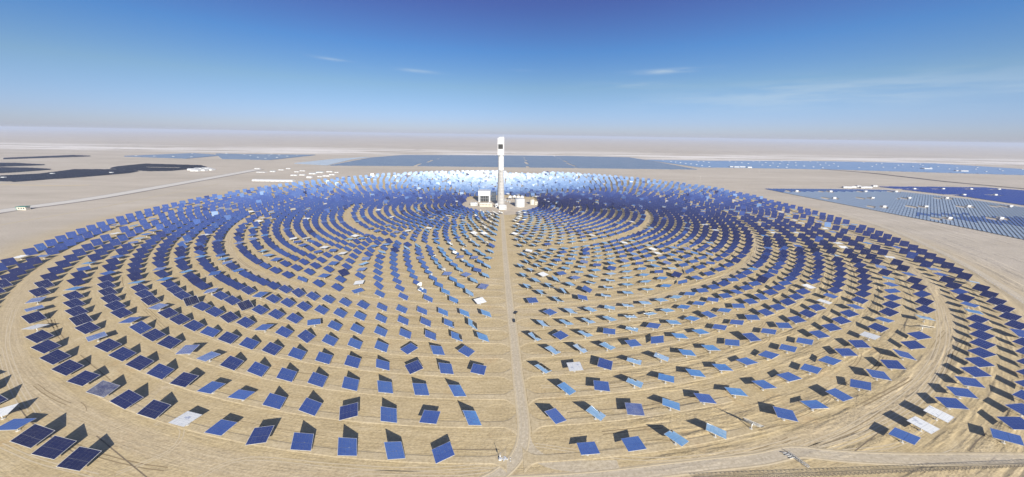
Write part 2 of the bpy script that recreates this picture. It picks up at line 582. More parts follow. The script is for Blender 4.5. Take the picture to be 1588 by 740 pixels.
# ---------------------------------------------------------------- solar tower
t = thing('solar_tower', 'tall white concrete solar tower with a dark receiver window, in the middle of the mirrors', 'tower', (TX, TY, 0))
b = MB()
b.lathe((0, 0, 0), [(10.2, 0), (9.7, 6), (8.1, 44), (7.0, 72), (6.6, 88)], 36)
b.build('shaft', mat('tower_concrete', (.30, .29, .275), .8, var=.06, vscale=.12), t)
b = MB()
for z in range(8, 88, 8):
    b.lathe((0, 0, z), [(10.1 - z * .0395, 0), (10.1 - z * .0395, .4)], 36)
b.build('pour_joint', M_CONC, t)
b = MB()
b.lathe((0, 0, 88), [(7.0, 0), (7.0, 33)], 36)
b.build('upper_shaft', M_WHITE, t)
b = MB()
b.lathe((0, 0, 121), [(7.6, 0), (8.0, .5), (8.0, 2.2), (7.4, 2.6)], 36)
b.build('collar', M_GREY, t)
hd = MB()
hd.box((0, 0, 130.3), (15.2, 15.2, 13.4))
hd.box((0, 0, 137.4), (15.8, 15.8, .8))
head = hd.build('receiver_head', M_WHITE, t)
wall = MB()                                   # hollow receiver storey: four corner posts, back wall, a dark cavity between
for sx, pw in ((-7.0, 1.0), (6.3, 2.4)):
    for sy in (-6.6, 6.6):
        wall.box((sx, sy, 143.4), (pw, 1.6, 11.2))
wall.box((0, 6.7, 143.4), (11.5, 1.2, 11.2))
wall.box((6.9, 0, 143.4), (.9, 11.5, 11.2))
wall.build('receiver_frame', M_WHITE, t)
b = MB()
b.box((-.7, -1.2, 143.4), (11.5, 11.4, 11.1))
for i in range(12):
    b.bar((-6.1 + i * .98, -7.1, 137.9), (-6.1 + i * .98, -7.1, 148.9), .38, 0, 8)
b.build('receiver', M_RECV, t)
b = MB()
b.box((0, 0, 149.5), (16.2, 16.2, .9))
b.box((0, 0, 156.6), (15.0, 15.0, 13.3))
b.box((2.2, 1.0, 164.4), (10.2, 12.4, 2.3))
b.build('crown', M_WHITE, t)
b = MB()
b.bar((5, 3, 165.5), (5, 3, 170.6), .12)
b.bar((-5.5, 5, 163.2), (-5.5, 5, 167), .1)
b.build('lightning_rod', M_STEEL, t)
b = MB()
for z in (30, 60, 85, 110):
    b.box((0, -(10.2 - z * .04) + .1, z), (1.2, .5, 1.8))
b.build('vent', M_DARK, t)


def windows(parent, x0, x1, n, y, z0, z1, m=None, name='window'):
    w = (x1 - x0) / n
    for i in range(n):
        b = MB()
        b.box((x0 + w * (i + .5), y, (z0 + z1) / 2), (w * .55, .12, z1 - z0))
        b.build(name, m or M_GLASS, parent)


def building(name, label, cat, px, w, d, h, body=M_WHITE, roof=M_WHITE, nwin=0, over=.5, group=None, storeys=1, door=True, rz=0.0):
    x, y = site(*px)
    t = thing(name, label, cat, (x, y, 0), rz, group)
    b = MB()
    b.box((0, d / 2, h / 2), (w, d, h))
    b.build('wall', body, t)
    b = MB()
    b.box((0, d / 2, h + .25), (w + over, d + over, .5))
    b.box((w * .2, d * .55, h + 1.0), (w * .12, d * .2, 1.0))
    b.build('roof', roof, t)
    if nwin:
        for s in range(storeys):
            z = h / storeys * (s + .45)
            windows(t, -w * .46, w * .46, nwin, -.03, z, z + h / storeys * .3)
    if door:
        b = MB()
        b.box((w * .33, -.04, 1.2), (1.6, .12, 2.4))
        b.build('door', M_GREY, t)
    return t


# power block round the foot of the tower
x, y = site(751.5, 313.5)
t = thing('power_house', 'tall white power house with a dark open bay, left of the tower', 'building', (x, y, 0))
b = MB()
w, d, h = 31.0, 26.0, 28.0
b.box((-w / 2 + 2.2, d / 2, 8.2), (4.4, d, 16.4))
b.box((w / 2 - 1.7, d / 2, 8.2), (3.4, d, 16.4))
b.box((0.5, d - .5, 8.2), (w - 8.2, 1.0, 16.4))
b.box((0, d / 2, 22.2), (w, d, 11.6))
b.build('wall', M_WHITE, t)
b = MB()
b.box((0, d / 2, h + .6), (w + 2.4, d + 2.0, 1.2))
b.build('roof', M_WHITE, t)
b = MB()
b.box((.5, d * .55, 7.5), (w - 9.5, d * .75, 13.0))
b.build('open_bay', M_DARK, t)
b = MB()
for k in range(4):
    b.box((-9 + k * 6.2, .2, 8.2), (.7, .5, 16.2))
b.box((.5, .2, 9), (w - 9, .5, .6))
b.build('column', M_GREY, t)
b = MB()
b.box((-w / 2 + 2.0, -.1, 10), (1.4, .2, 14))
b.build('stair_window', M_GLASS, t)
t = building('annex_tower', 'narrow white annex block between the power house and the tower', 'building', (766, 312), 12.5, 14, 23, nwin=3, storeys=5)
building('control_building', 'low white two storey block at the foot of the tower', 'building', (780, 325.2), 17.5, 9, 9.5, nwin=7, storeys=2)
building('entrance_hut', 'small white hut just left of the block at the tower foot', 'building', (770.8, 322), 6, 6, 9, nwin=1)
building('workshop', 'long low cream workshop in front of the power house', 'building', (754, 320.5), 31, 8, 7.5, M_CREAM, M_WHITE, nwin=8)
building('store_building', 'low white store at the left end of the cream workshop', 'building', (735.5, 319), 17, 8, 6.5, M_WHITE, M_WHITE, nwin=5)


def tank(name, label, px, r, h, m, group=None):
    x, y = site(*px)
    t = thing(name, label, 'tank', (x, y + r, 0), 0, group)
    b = MB()
    b.lathe((0, 0, 0), [(r + .7, 0), (r + .7, .5)], 40)
    b.build('footing', M_CONC, t)
    b = MB()
    b.lathe((0, 0, .5), [(r, 0), (r, h)], 40)
    b.build('shell', m, t)
    b = MB()
    b.lathe((0, 0, h + .5), [(r + .15, 0), (r + .15, .25), (r * .7, 1.3), (r * .3, 2.0), (.3, 2.2)], 40)
    b.build('roof', m, t)
    b = MB()
    for k in range(10):
        a = -2.2 + k * .09
        b.box(((r + .45) * math.cos(a), (r + .45) * math.sin(a), .9 + k * h / 10.5), (1.0, .9, .15), a)
    b.bar((r * .5, 0, h + 2.0), (r * .5, 0, h + 4.2), .25)
    b.build('stair', M_STEEL, t)


tank('salt_tank', 'large round white storage tank right of the tower', (806.5, 321.6), 12.2, 17.5, M_WHITE)
tank('salt_tank', 'smaller cream storage tank, rightmost at the tower', (825.5, 317.6), 6.2, 10, M_CREAM)
building('cold_store', 'cream shed beside the smaller tank right of the tower', 'building', (832, 317.6), 8, 8, 7, M_CREAM, M_CREAM, nwin=2)
for i, px in enumerate([(791.5, 309.6), (798, 309.0), (804, 309.4), (810, 309.6)]):
    x, y = site(*px)
    t = thing('air_cooler', 'white air cooler cell behind the tanks, %s from the left of four' % ordinal(i + 1), 'cooler', (x, y, 0), 0, 'air cooler cells behind the tanks')
    b = MB()
    for sx in (-3.6, 3.6):
        for sy in (-4, 4):
            b.bar((sx, sy, 0), (sx, sy, 6), .3)
    b.build('frame', M_STEEL, t)
    b = MB()
    b.box((0, 0, 7.3), (9, 10, 2.6))
    b.build('casing', M_WHITE, t)
    b = MB()
    b.lathe((0, 0, 8.6), [(3.6, 0), (3.1, 2.2)], 24)
    b.build('fan_ring', M_WHITE, t)
for i, (px, hh) in enumerate([((784, 312), 5), ((787.5, 313.5), 4), ((791, 314), 4.5)]):
    x, y = site(*px)
    t = thing('transformer', 'dark grey transformer in the yard right of the tower, %s from the left' % ordinal(i + 1), 'transformer', (x, y, 0), 0, 'transformers beside the tower')
    b = MB()
    b.box((0, 0, hh * .4), (4, 3, hh * .8))
    b.build('body', M_GREY, t)
    b = MB()
    for k in (-1.2, 0, 1.2):
        b.bar((k, 0, hh * .8), (k, 0, hh * 1.25), .22, 0, 8, .1)
    b.build('bushing', M_CREAM, t)

# ---------------------------------------------------------------- heliostats
WM = 0.060 * H                              # mirror side, 10.2 m
HC = 0.028 * H                              # height of the mirror centre
HALF = WM / 2
# surveyed attitudes of the mirrors nearest the drone: (ring, place) -> normal x, normal y, spin
POSE = {
    ('o1', -2): (0.5, -0.14, 2), ('o1', -1): (0.46, -0.08, 5), ('o1', 0): (0.37, -0.13, 4), ('c1', -14): (0.51, -0.09, -4), ('c1', -13): (0.53, -0.04, -1),
    ('c1', -12): (0.54, -0.07, -2), ('c1', -11): (0.53, -0.07, 0), ('c1', -10): (0.36, -0.09, -1), ('c1', -9): (0.49, -0.01, 5), ('c1', -7): (0.44, -0.09, 2),
    ('c1', -6): (0.12, 0.12, -9), ('c1', -5): (0.11, 0.08, -6), ('c1', -4): (0.03, -0.14, 11), ('c1', -3): (0.52, 0.07, 22), ('c1', -2): (0.55, 0.07, 25),
    ('c1', -1): (0.51, 0.13, 30), ('c1', 0): (-0.14, 0.07, 26), ('c1', 3): (-0.06, 0.27, 4), ('c1', 4): (-0.11, 0.19, 6), ('c1', 6): (0.18, 0.22, -36),
    ('c1', 8): (-0.04, 0.07, -23), ('c1', 9): (-0.13, 0.29, -4), ('c1', 10): (-0.03, 0.04, 18), ('c1', 11): (-0.24, 0.15, -44), ('c1', 12): (-0.08, 0.02, -24),
    ('c1', 13): (-0.22, -0.01, -20), ('c1', 14): (0.08, -0.07, -21), ('c1', 15): (-0.31, 0.01, -12), ('o1', 21): (-0.1, 0.15, 28), ('o1', 28): (-0.23, -0.05, -6),
    ('o1', 27): (-0.21, -0.03, -7), ('o1', 26): (-0.16, 0.03, -27), ('o1', 23): (0.0, -0.02, 25), ('o1', 22): (-0.0, 0.0, 21), ('c2', -3): (0.06, -0.1, 23),
    ('c2', -2): (0.51, 0.05, 21), ('c2', -1): (0.06, 0.07, -2), ('c2', 0): (0.55, 0.1, 30), ('c2', 2): (0.33, 0.09, 37), ('c2', 3): (0.34, 0.22, -39),
    ('c2', 4): (-0.07, 0.05, -9), ('c2', 5): (0.12, 0.22, -27), ('c2', 6): (0.03, 0.17, -6), ('c2', 7): (0.01, 0.24, -10), ('c2', 8): (0.0, 0.18, 10),
    ('c2', 9): (-0.16, 0.2, 10), ('c2', 10): (-0.17, 0.15, 35), ('c2', 11): (-0.25, 0.19, 20), ('c2', 13): (-0.2, -0.02, -14), ('c2', 14): (-0.11, 0.06, 25),
    ('c2', -6): (0.19, 0.26, 2), ('c2', -7): (0.07, 0.05, -8), ('c2', -8): (0.3, -0.11, 0), ('c2', -9): (0.58, 0.01, 6), ('c2', -10): (0.52, -0.06, 1),
    ('c2', -11): (0.56, -0.01, 2), ('c2', -12): (0.54, -0.05, 0), ('c2', -13): (0.01, -0.03, -32), ('c3', -3): (0.51, 0.07, 16), ('c3', -2): (0.49, 0.1, 25),
    ('c3', -1): (0.43, 0.06, 26), ('c3', 0): (0.48, 0.14, 33), ('c3', 3): (0.36, 0.13, -42), ('c3', 4): (-0.01, 0.07, -9), ('c3', 5): (0.2, 0.27, -33),
    ('c3', 6): (0.02, 0.21, -26), ('c3', 7): (0.05, 0.19, -7), ('c3', 8): (0.0, 0.19, -1), ('c3', 9): (-0.11, 0.22, 14), ('c3', 10): (-0.22, 0.2, 25),
    ('c3', 11): (-0.15, 0.14, 43), ('c3', 12): (-0.18, 0.15, 44), ('c3', -8): (0.03, 0.05, -18), ('c3', -7): (0.5, -0.03, 4), ('c3', -6): (0.58, 0.04, 8),
    ('c3', -5): (0.53, 0.07, 13), ('c3', -4): (0.53, 0.04, 10), ('c3', -9): (0.05, -0.1, 8), ('c3', -10): (0.54, -0.06, 4), ('c4', -4): (0.49, 0.01, 12),
    ('c4', -3): (0.48, 0.18, 17), ('c4', -2): (0.05, -0.11, 38), ('c4', -1): (0.41, 0.0, 22), ('c4', 0): (0.14, 0.01, -6), ('c4', 2): (0.36, 0.23, -39),
    ('c4', 3): (-0.06, 0.06, 4), ('c4', 4): (-0.0, -0.06, -22), ('c4', 5): (0.13, 0.25, -28), ('c4', 6): (0.2, 0.2, -34), ('c4', -5): (0.5, 0.07, 13),
    ('c4', -6): (0.54, 0.07, 10), ('c4', -7): (0.52, -0.04, 3), ('c4', -8): (0.54, 0.04, 7), ('c4', -9): (0.51, -0.04, 5), ('c5', 0): (0.24, 0.02, -25),
    ('c5', -1): (0.44, 0.05, 27), ('c5', 3): (0.34, 0.19, -39), ('c5', 4): (0.4, 0.2, -41), ('c5', 5): (0.23, 0.15, -43), ('c5', 6): (-0.02, 0.07, 11),
    ('c5', 7): (-0.37, 0.08, -21), ('c6', 2): (0.47, 0.24, -34), ('c6', 3): (-0.04, -0.01, 37), ('c6', 5): (-0.06, 0.09, -17),
}
POSE['o1', -3] = (.10, .20, 12)
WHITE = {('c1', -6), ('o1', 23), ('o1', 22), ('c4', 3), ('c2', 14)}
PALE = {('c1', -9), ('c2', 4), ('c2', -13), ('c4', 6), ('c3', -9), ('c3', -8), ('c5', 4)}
LOOSE = {('c1', 0)}
EDGE = {('c1', 7), ('c1', 17)}              # turned edge-on to the sun for service

NTAB = [(-.60, .55, -.06), (-.45, .54, -.05), (-.33, .55, -.01), (-.2, .53, .07), (-.1, .50, .10), (-.0, .46, .12),
        (.07, .38, .20), (.15, .33, .20), (.2, .18, .21), (.26, .04, .19), (.32, 0, .19), (.37, -.17, .19), (.43, -.18, .16), (.5, -.2, 0), (.6, -.26, -.02)]


def lerp_tab(a):
    if a <= NTAB[0][0]:
        return NTAB[0][1:]
    for p, q in zip(NTAB, NTAB[1:]):
        if a <= q[0]:
            t = (a - p[0]) / (q[0] - p[0])
            return (p[1] + (q[1] - p[1]) * t, p[2] + (q[2] - p[2]) * t)
    return NTAB[-1][1:]


def aim(x, y, a):
    """mirror normal that sends the sun to the receiver (the rows before the drone are parked a little off it)"""
    aa = abs(a)
    k = min(1, max(0, (aa - .6) / .5))
    el, az = R(34 + (25 - 34) * k), R(172 + (163 - 172) * k)
    s = Vector((math.sin(az) * math.cos(el), math.cos(az) * math.cos(el), math.sin(el)))
    t = Vector((TX - x, TY - y, 143 - HC)).normalized()
    n = (s + t).normalized()
    tx, ty = lerp_tab(a)
    f = Vector((tx, ty, math.sqrt(1 - tx * tx - ty * ty)))
    w = min(1, max(0, (aa - .5) / .55))
    return (f * (1 - w) + n * w).normalized()


def basis(n, spin):
    u = Vector((n.z, 0, -n.x)).normalized()
    v = n.cross(u)
    a = u * math.cos(spin) + v * math.sin(spin)
    return a, n.cross(a)


def azel_spin(n):
    """spin of an azimuth-elevation mount, whose long axis stays level"""
    h = Vector((-n.y, n.x, 0))
    if h.length < .02:
        return random.uniform(-.7, .7)
    h.normalize()
    u = Vector((n.z, 0, -n.x)).normalized()
    v = n.cross(u)
    s = math.atan2(h.dot(v), h.dot(u))
    return (s + math.pi / 4) % (math.pi / 2) - math.pi / 4


# every mirror of the field: ring name, place, x, y, angle
FIELD = []


def ring_of(nm, Rk, da, a0, ok=lambda a: True):
    n = int(math.pi / da) + 2
    for k in range(-n, n + 1):
        a = a0 + k * da
        if not (-math.pi < a <= math.pi) or not ok(a):
            continue
        x, y = polar(Rk * H, a)
        if abs(a) < 1.2:
            dx = (x - TX) / H
            lo, hi = (.075, .30) if Rk > 3.15 else (.045, .25) if Rk > 1.9 else (.03, .20)
            if lo < dx < hi:
                continue
        FIELD.append((nm, k, x, y, a, Rk))


for i, (nm, Rk) in enumerate(RINGS[:8]):
    ring_of(nm, Rk, .0381, -.0078 if i % 2 == 0 else .0112)
for i, (nm, Rk) in enumerate(RINGS[8:]):
    ring_of(nm, Rk, .0525, -.004 if i % 2 == 0 else -.0305)
for i, Rk in enumerate((1.995, 1.897, 1.800, 1.703, 1.606, 1.508, 1.414, 1.322)):
    ring_of('a%d' % (i + 1), Rk, .0660, -.004 if i % 2 == 0 else -.037)
for i, Rk in enumerate((1.225, 1.135, 1.045, .955, .865, .775)):
    ring_of('k%d' % (i + 1), Rk, .1047, -.004 if i % 2 == 0 else -.056, lambda a: abs(a) < 2.3 or Rk > .82)
for i, Rk in enumerate((.69, .605)):
    ring_of('k%d' % (i + 7), Rk, .14, -.03 if i % 2 == 0 else -.10, lambda a: abs(a) < 2.0)
ring_of('b12', 2.072, .0525, -.004, lambda a: abs(a) > 1.45)
ring_of('o1', 4.302, .0303, -.269, lambda a: a < -.25 or a > .36)
ring_of('o2', 4.44, .0303, -.2842, lambda a: a < -.40 or a > .415)
ring_of('o3', 4.575, .0303, -.269, lambda a: a > 1.75 or a < -2.35)
ring_of('o4', 4.71, .0303, -.2842, lambda a: a > 1.95)

HEL = []
for (nm, k, x, y, a, Rk) in FIELD:
    key = (nm, k)
    rnd = random.Random(hash((ord(nm[0]), int(nm[1:]), k)) & 0xffff)
    kindm, state = 0, 'regular'
    reg = aim(x, y, a)
    if key in EDGE:
        v = Vector((x, y, HC - H)).normalized()
        n = SUNV.cross(v).normalized()
        if n.z < 0:
            n = -n
        n = (n + v * .16 + SUNV * .05).normalized()
        spin = azel_spin(n)
        state = 'edge'
    elif key in POSE:
        nx, ny, sp = POSE[key]
        n = Vector((nx, ny, math.sqrt(1 - nx * nx - ny * ny)))
        spin = R(sp)
    else:
        n = reg
        r = rnd.random()
        out = .27 if abs(a) > .5 or Rk < 3.1 else .17
        if r < out * .55:
            n = Vector((rnd.gauss(0, .06), rnd.gauss(0, .06), 1)).normalized()
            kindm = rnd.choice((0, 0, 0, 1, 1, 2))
        elif r < out:
            n = (reg + Vector((rnd.gauss(0, .16), rnd.gauss(0, .16), 0))).normalized()
        else:
            sg = .012 if rnd.random() < .7 else .05
            n = (reg + Vector((rnd.gauss(0, sg), rnd.gauss(0, sg), 0))).normalized()
        spin = azel_spin(n)
    if state != 'edge' and abs(a) < .7:     # never lower than the horizon sky in its glass
        v = Vector((x, y, HC - H)).normalized()
        want = math.sin(R(2.5 + 4 * rnd.random()))
        for _ in range(30):
            if (v - 2 * v.dot(n) * n).z > want:
                break
            n = (n + Vector((0, -.012, .004))).normalized()
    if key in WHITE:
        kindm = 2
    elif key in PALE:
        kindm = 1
    px, py, d = pix(x, y, HC)
    v = Vector((x, y, HC - H)).normalized()
    rv = v - 2 * v.dot(n) * n
    HEL.append(dict(key=key, nm=nm, k=k, x=x, y=y, a=a, n=n, spin=spin, kind=kindm, state=state, px=px, py=py, d=d,
                    el=math.degrees(math.asin(rv.z)), loose=key in LOOSE))

seen = [h for h in HEL if -25 < h['px'] < 1613 and -10 < h['py'] < 765]
near = sorted(seen, key=lambda h: h['d'])[:300]
nearset = {h['key'] for h in near}


# --- meshes of one heliostat: mirror faces +Z, its level axis is X
def mirror_mesh(m, seed, cant):
    rr = random.Random(seed)
    b = MB()
    nx_, ny_ = 5, 7
    gap, mid = .018, .06
    for i in range(nx_):
        for j in range(ny_):
            x0, x1 = -HALF + i * WM / nx_ + gap, -HALF + (i + 1) * WM / nx_ - gap
            y0, y1 = -HALF + j * WM / ny_ + gap, -HALF + (j + 1) * WM / ny_ - gap
            if j == 3:
                y0 += mid
            cx, cy = (x0 + x1) / 2, (y0 + y1) / 2
            tx, ty = -cx * .0006 + rr.gauss(0, cant), -cy * .0006 + rr.gauss(0, cant)
            f = lambda x, y: (x, y, .03 + (x - cx) * tx + (y - cy) * ty)
            b.add([f(x0, y0), f(x1, y0), f(x1, y1), f(x0, y1)], [(0, 1, 2, 3)])
    return b.mesh('mirror', m)


MIRMESH = {(kd, s): mirror_mesh(m, 10 * kd + s, .006) for kd, m in enumerate((M_MIRROR, M_MIRROR_HALF, M_MIRROR_MATT)) for s in range(4)}
MIR_LOOSE = mirror_mesh(M_MIRROR, 99, .016)
b = MB()
b.box((0, 0, -.075), (WM, WM, .04))
b.box((0, 0, -.03), (WM - .02, WM - .02, .03), 0, 2)
for sg in (-1, 1):
    b.box((0, sg * (HALF + .07), -.04), (WM + .28, .14, .12), 0, 1)
    b.box((sg * (HALF + .07), 0, -.04), (.14, WM, .12), 0, 1)
FRAME = b.mesh('mirror_frame', [M_BACK, M_STEEL, M_GREY])
b = MB()
b.bar((-WM * .46, 0, -.55), (WM * .46, 0, -.55), .2, 0, 10)
for i in range(4):
    xx = -WM * .40 + i * WM * .267
    b.bar((xx, -WM * .46, -.16), (xx, WM * .46, -.16), .07)
    b.bar((xx, -WM * .46, -.16), (xx, 0, -.8), .06)
    b.bar((xx, WM * .46, -.16), (xx, 0, -.8), .06)
TRUSS = b.mesh('truss', M_STEEL)
b = MB()
b.bar((0, 0, .25), (0, 0, HC - .75), .34, 0, 12, .27)
PED = b.mesh('pedestal', M_STEEL)
b = MB()
b.lathe((0, 0, -.1), [(.95, 0), (.95, .4)], 14)
FOOT = b.mesh('footing', M_CONC)
b = MB()
b.bar((0, 0, HC - .78), (0, 0, HC - .42), .45, 0, 12)
b.box((.55, 0, HC - .62), (.7, .4, .4))
DRIVE = b.mesh('drive_unit', M_GREY)


def look_words(h):
    if h['state'] == 'edge':
        return 'edge-on, dark backed'
    if h['kind'] == 2:
        return 'matt white'
    if h['loose']:
        return 'patchy blue'
    if h['kind'] == 1:
        return 'matt pale blue'
    e = h['el']
    return 'very pale' if e < 5 else 'light blue' if e < 21 else 'mid blue' if e < 46 else 'dark blue'


RINGWORD = {'c%d' % (i + 1): '%s ring inside the outer track' % ordinal(i + 1) for i in range(8)}
order = {}
for nm in {h['nm'] for h in near}:
    for sd in (-1, 1):
        hs = sorted([h for h in near if h['nm'] == nm and (h['a'] > .02) == (sd > 0)], key=lambda h: abs(h['a'] - .045))
        for i, h in enumerate(hs):
            order[h['key']] = (sd, i + 1)
ROOT = None
for h in sorted(near, key=lambda h: h['d']):
    sd, i = order[h['key']]
    side = 'right' if sd > 0 else 'left'
    if h['nm'] in RINGWORD:
        lab = '%s heliostat, %s %s of the access road, %s' % (look_words(h), ordinal(i), side, RINGWORD[h['nm']])
    elif h['nm'][0] == 'o':
        lab = '%s heliostat outside the outer track, %s side, %s row, %s from near end' % (
            look_words(h), side, 'first' if h['nm'] == 'o1' else 'second', ordinal(i))
    else:
        lab = '%s heliostat, %s %s of the access road, %s ring of middle zone' % (look_words(h), ordinal(i), side, ordinal(int(h['nm'][1:])))
    o = thing('heliostat', lab, 'heliostat', (h['x'], h['y'], 0), 0, 'heliostats of the solar field')
    a, bb = basis(h['n'], h['spin'])
    M = Matrix.Translation((0, 0, HC)) @ Matrix((a, bb, h['n'])).transposed().to_4x4()
    if ROOT is None:
        parts = [link(nmx, me) for nmx, me in (('footing', FOOT), ('pedestal', PED), ('drive_unit', DRIVE), ('truss', TRUSS), ('mirror_frame', FRAME), ('mirror', MIRMESH[0, 0]))]
        ROOT = parts
    else:
        parts = [q.copy() for q in ROOT]
        for q in parts:
            COL.objects.link(q)
    mir = parts[5]
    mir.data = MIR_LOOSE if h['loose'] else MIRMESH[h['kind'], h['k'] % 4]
    for q in parts:
        q.parent = o
        q.matrix_parent_inverse = Matrix()
        q.matrix_basis = M if q in parts[3:] else Matrix()

# the thousands beyond, too small to tell their parts
b = MB()
for h in HEL:
    if h['key'] in nearset:
        continue
    a, bb = basis(h['n'], h['spin'])
    M = Matrix.Translation((h['x'], h['y'], HC)) @ Matrix((a, bb, h['n'])).transposed().to_4x4()
    near_ = h['d'] < 500
    s = HALF + .08
    top = [M @ Vector(p) for p in ((-HALF, -HALF, .03), (HALF, -HALF, .03), (HALF, HALF, .03), (-HALF, HALF, .03))]
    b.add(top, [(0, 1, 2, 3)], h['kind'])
    b.box((0, 0, -.06), (2 * s, 2 * s, .1), 0, 3, M)
    b.bar((h['x'], h['y'], 0), (h['x'], h['y'], HC - .1), .3, 4, 5)
    if near_:
        b.bar(M @ Vector((-WM * .45, 0, -.5)), M @ Vector((WM * .45, 0, -.5)), .2, 4, 5)
kind(b.build('heliostat_field', [M_MIRROR, M_MIRROR_HALF, M_MIRROR_MATT, M_BACK, M_STEEL]), 'stuff',
     'far rings of thousands of small blue and white mirrors all round the tower', 'heliostats')

# ---------------------------------------------------------------- photovoltaic plants round about
def clip_rows(poly, ang, pitch):
    ca, sa = math.cos(ang), math.sin(ang)
    P = [(x * ca + y * sa, -x * sa + y * ca) for x, y in poly]
    lo, hi = min(p[1] for p in P), max(p[1] for p in P)
    v = lo + pitch * .5
    while v < hi:
        xs = []
        for i in range(len(P)):
            (x0, y0), (x1, y1) = P[i], P[(i + 1) % len(P)]
            if (y0 <= v) != (y1 <= v):
                xs.append(x0 + (v - y0) / (y1 - y0) * (x1 - x0))
        xs.sort()
        yield v, [(xs[j], xs[j + 1]) for j in range(0, len(xs) - 1, 2)]
        v += pitch


def in_hole(x, y, holes):
    return any(abs(x - hx) < hw and abs(y - hy) < hh for hx, hy, hw, hh in holes)


def add_table(b, x0, x1, v, ang, slope, tilt, z0, mi=0):
    """one table of panels from x0 to x1 along its row, facing -v"""
    ca, sa = math.cos(ang), math.sin(ang)
    dv, dz = slope * math.cos(tilt) / 2, slope * math.sin(tilt)
    vs = []
    for off in (0, -.12):
        for (x, vv, z) in ((x0, v - dv, z0), (x1, v - dv, z0), (x1, v + dv, z0 + dz), (x0, v + dv, z0 + dz)):
            vs.append((x * ca - vv * sa, x * sa + vv * ca, z + off))
    b.add(vs, [(0, 1, 2, 3)], mi)
    b.add(vs, [(7, 6, 5, 4), (0, 4, 5, 1), (1, 5, 6, 2), (2, 6, 7, 3), (3, 7, 4, 0)], 1)


def pv_field(name, label, px, m, ang=0.0, pitch=8.0, slope=4.2, tilt=R(32), tl=38.0, gap=2.5, holes=(), lanes=(), z0=.8, seed=1, drop=0.0):
    poly = [site(*p) for p in px]
    rr = random.Random(seed)
    b = MB()
    ca, sa = math.cos(ang), math.sin(ang)
    for v, segs in clip_rows(poly, ang, pitch):
        for x0, x1 in segs:
            x = x0 + rr.uniform(0, 4)
            while x < x1 - 4:
                xe = min(x + tl, x1)
                cx, cy = (x + xe) / 2 * ca - v * sa, (x + xe) / 2 * sa + v * ca
                if not in_hole(cx, cy, holes) and not any(abs(cx - l) < tl * .4 for l in lanes) and rr.random() >= drop:
                    add_table(b, x, xe, v, ang, slope, tilt, z0)
                x = xe + gap
    return kind(b.build(name, [m, M_STEEL]), 'stuff', label, 'solar field')


PV_BLACK = pv_mat('black_solar_cells', (.006, .008, .014), .2, .3, amount=.0)
PV_SLATE = pv_mat('slate_blue_solar_cells', (.062, .105, .172), .25, .5, amount=.07)
PV_BLUE = pv_mat('blue_solar_cells', (.07, .14, .26), .25, .5, amount=.08)
PV_PALE = pv_mat('dusty_pale_solar_cells', (.17, .22, .285), .3, .5, amount=.12)
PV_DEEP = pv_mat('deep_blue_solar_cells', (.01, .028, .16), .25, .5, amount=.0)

pv_field('solar_panel_field', 'broad slate blue solar farm stretching behind the tower', [(511, 257.2), (640, 258), (850, 260.5), (1000, 262.5), (1082, 263.5), (1010, 250), (975, 244.5), (880, 242.5), (780, 241.5), (625, 241), (600, 243), (575, 245)],
         PV_SLATE, pitch=8.5, slope=6.0, tilt=R(25), tl=20, gap=.6, lanes=(-3.15 * H, .5 * H, 2.1 * H), seed=2)
pv_field('solar_panel_field', 'pale grey blue solar farm left of the broad one behind the tower', [(455, 254), (508, 257), (545, 248), (575, 244), (520, 247)], PV_PALE, pitch=9, slope=5.4, tl=50, seed=3)
pv_field('solar_panel_field', 'large black solar farm at the far left edge, nearest of the black ones', [(0, 281.5), (25, 282.5), (130, 275), (200, 269), (215, 266), (180, 264), (150, 264), (115, 264), (60, 271), (0, 274), (-140, 284), (-140, 292)],
         PV_BLACK, pitch=7, slope=6.4, tilt=R(38), tl=40, seed=4)
pv_field('solar_panel_field', 'black wedge of solar panels second from the front at the left edge', [(0, 269), (20, 268), (80, 263.5), (45, 261.5), (0, 261), (-90, 264), (-90, 274)], PV_BLACK, pitch=7, slope=6.4, tilt=R(38), tl=40, seed=5)
pv_field('solar_panel_field', 'navy wedge of solar panels third from the front at the left edge', [(0, 259), (72, 256.5), (25, 254), (0, 253.7), (-90, 255), (-90, 262)], PV_BLACK, pitch=8, slope=6.4, tilt=R(38), tl=40, seed=6)
pv_field('solar_panel_field', 'thin dark line of solar panels farthest off on the left plain', [(6, 247.4), (143, 242.8), (113, 241.5), (6, 246)], PV_BLACK, pitch=9, slope=7, tilt=R(38), tl=40, seed=7)
pv_field('solar_panel_field', 'black ragged solar farm right of the nearest black one', [(232, 266), (265, 265.5), (322, 260.4), (312, 257.5), (225, 255), (205, 257), (180, 259.5), (170, 262)], PV_BLACK, pitch=8, slope=6.4, tilt=R(38), tl=40, seed=8,
         holes=[(*site(250, 260.5), 95, 26), (*site(190, 265), 60, 22)])
pv_field('solar_panel_field', 'pale blue solar farm on the far left plain', [(190, 243), (290, 246.5), (345, 241.6), (300, 238.4)], PV_SLATE, pitch=12, slope=8, tl=60, seed=9)
pv_field('solar_panel_field', 'far blue solar farm dotted with white huts, left of the tower', [(345, 247), (420, 248.5), (490, 241), (380, 240), (335, 239)], PV_SLATE, pitch=12, slope=8.5, tl=60, seed=10)
pv_field('solar_panel_field', 'long far blue solar farm dotted with white huts on the right', [(1003, 248.5), (1085, 260), (1160, 261), (1300, 263.5), (1450, 268), (1588, 272), (1700, 275), (1700, 266), (1588, 263), (1450, 254), (1270, 250.5), (1100, 250)],
         PV_BLUE, pitch=11, slope=6.6, tilt=R(25), tl=70, seed=11)

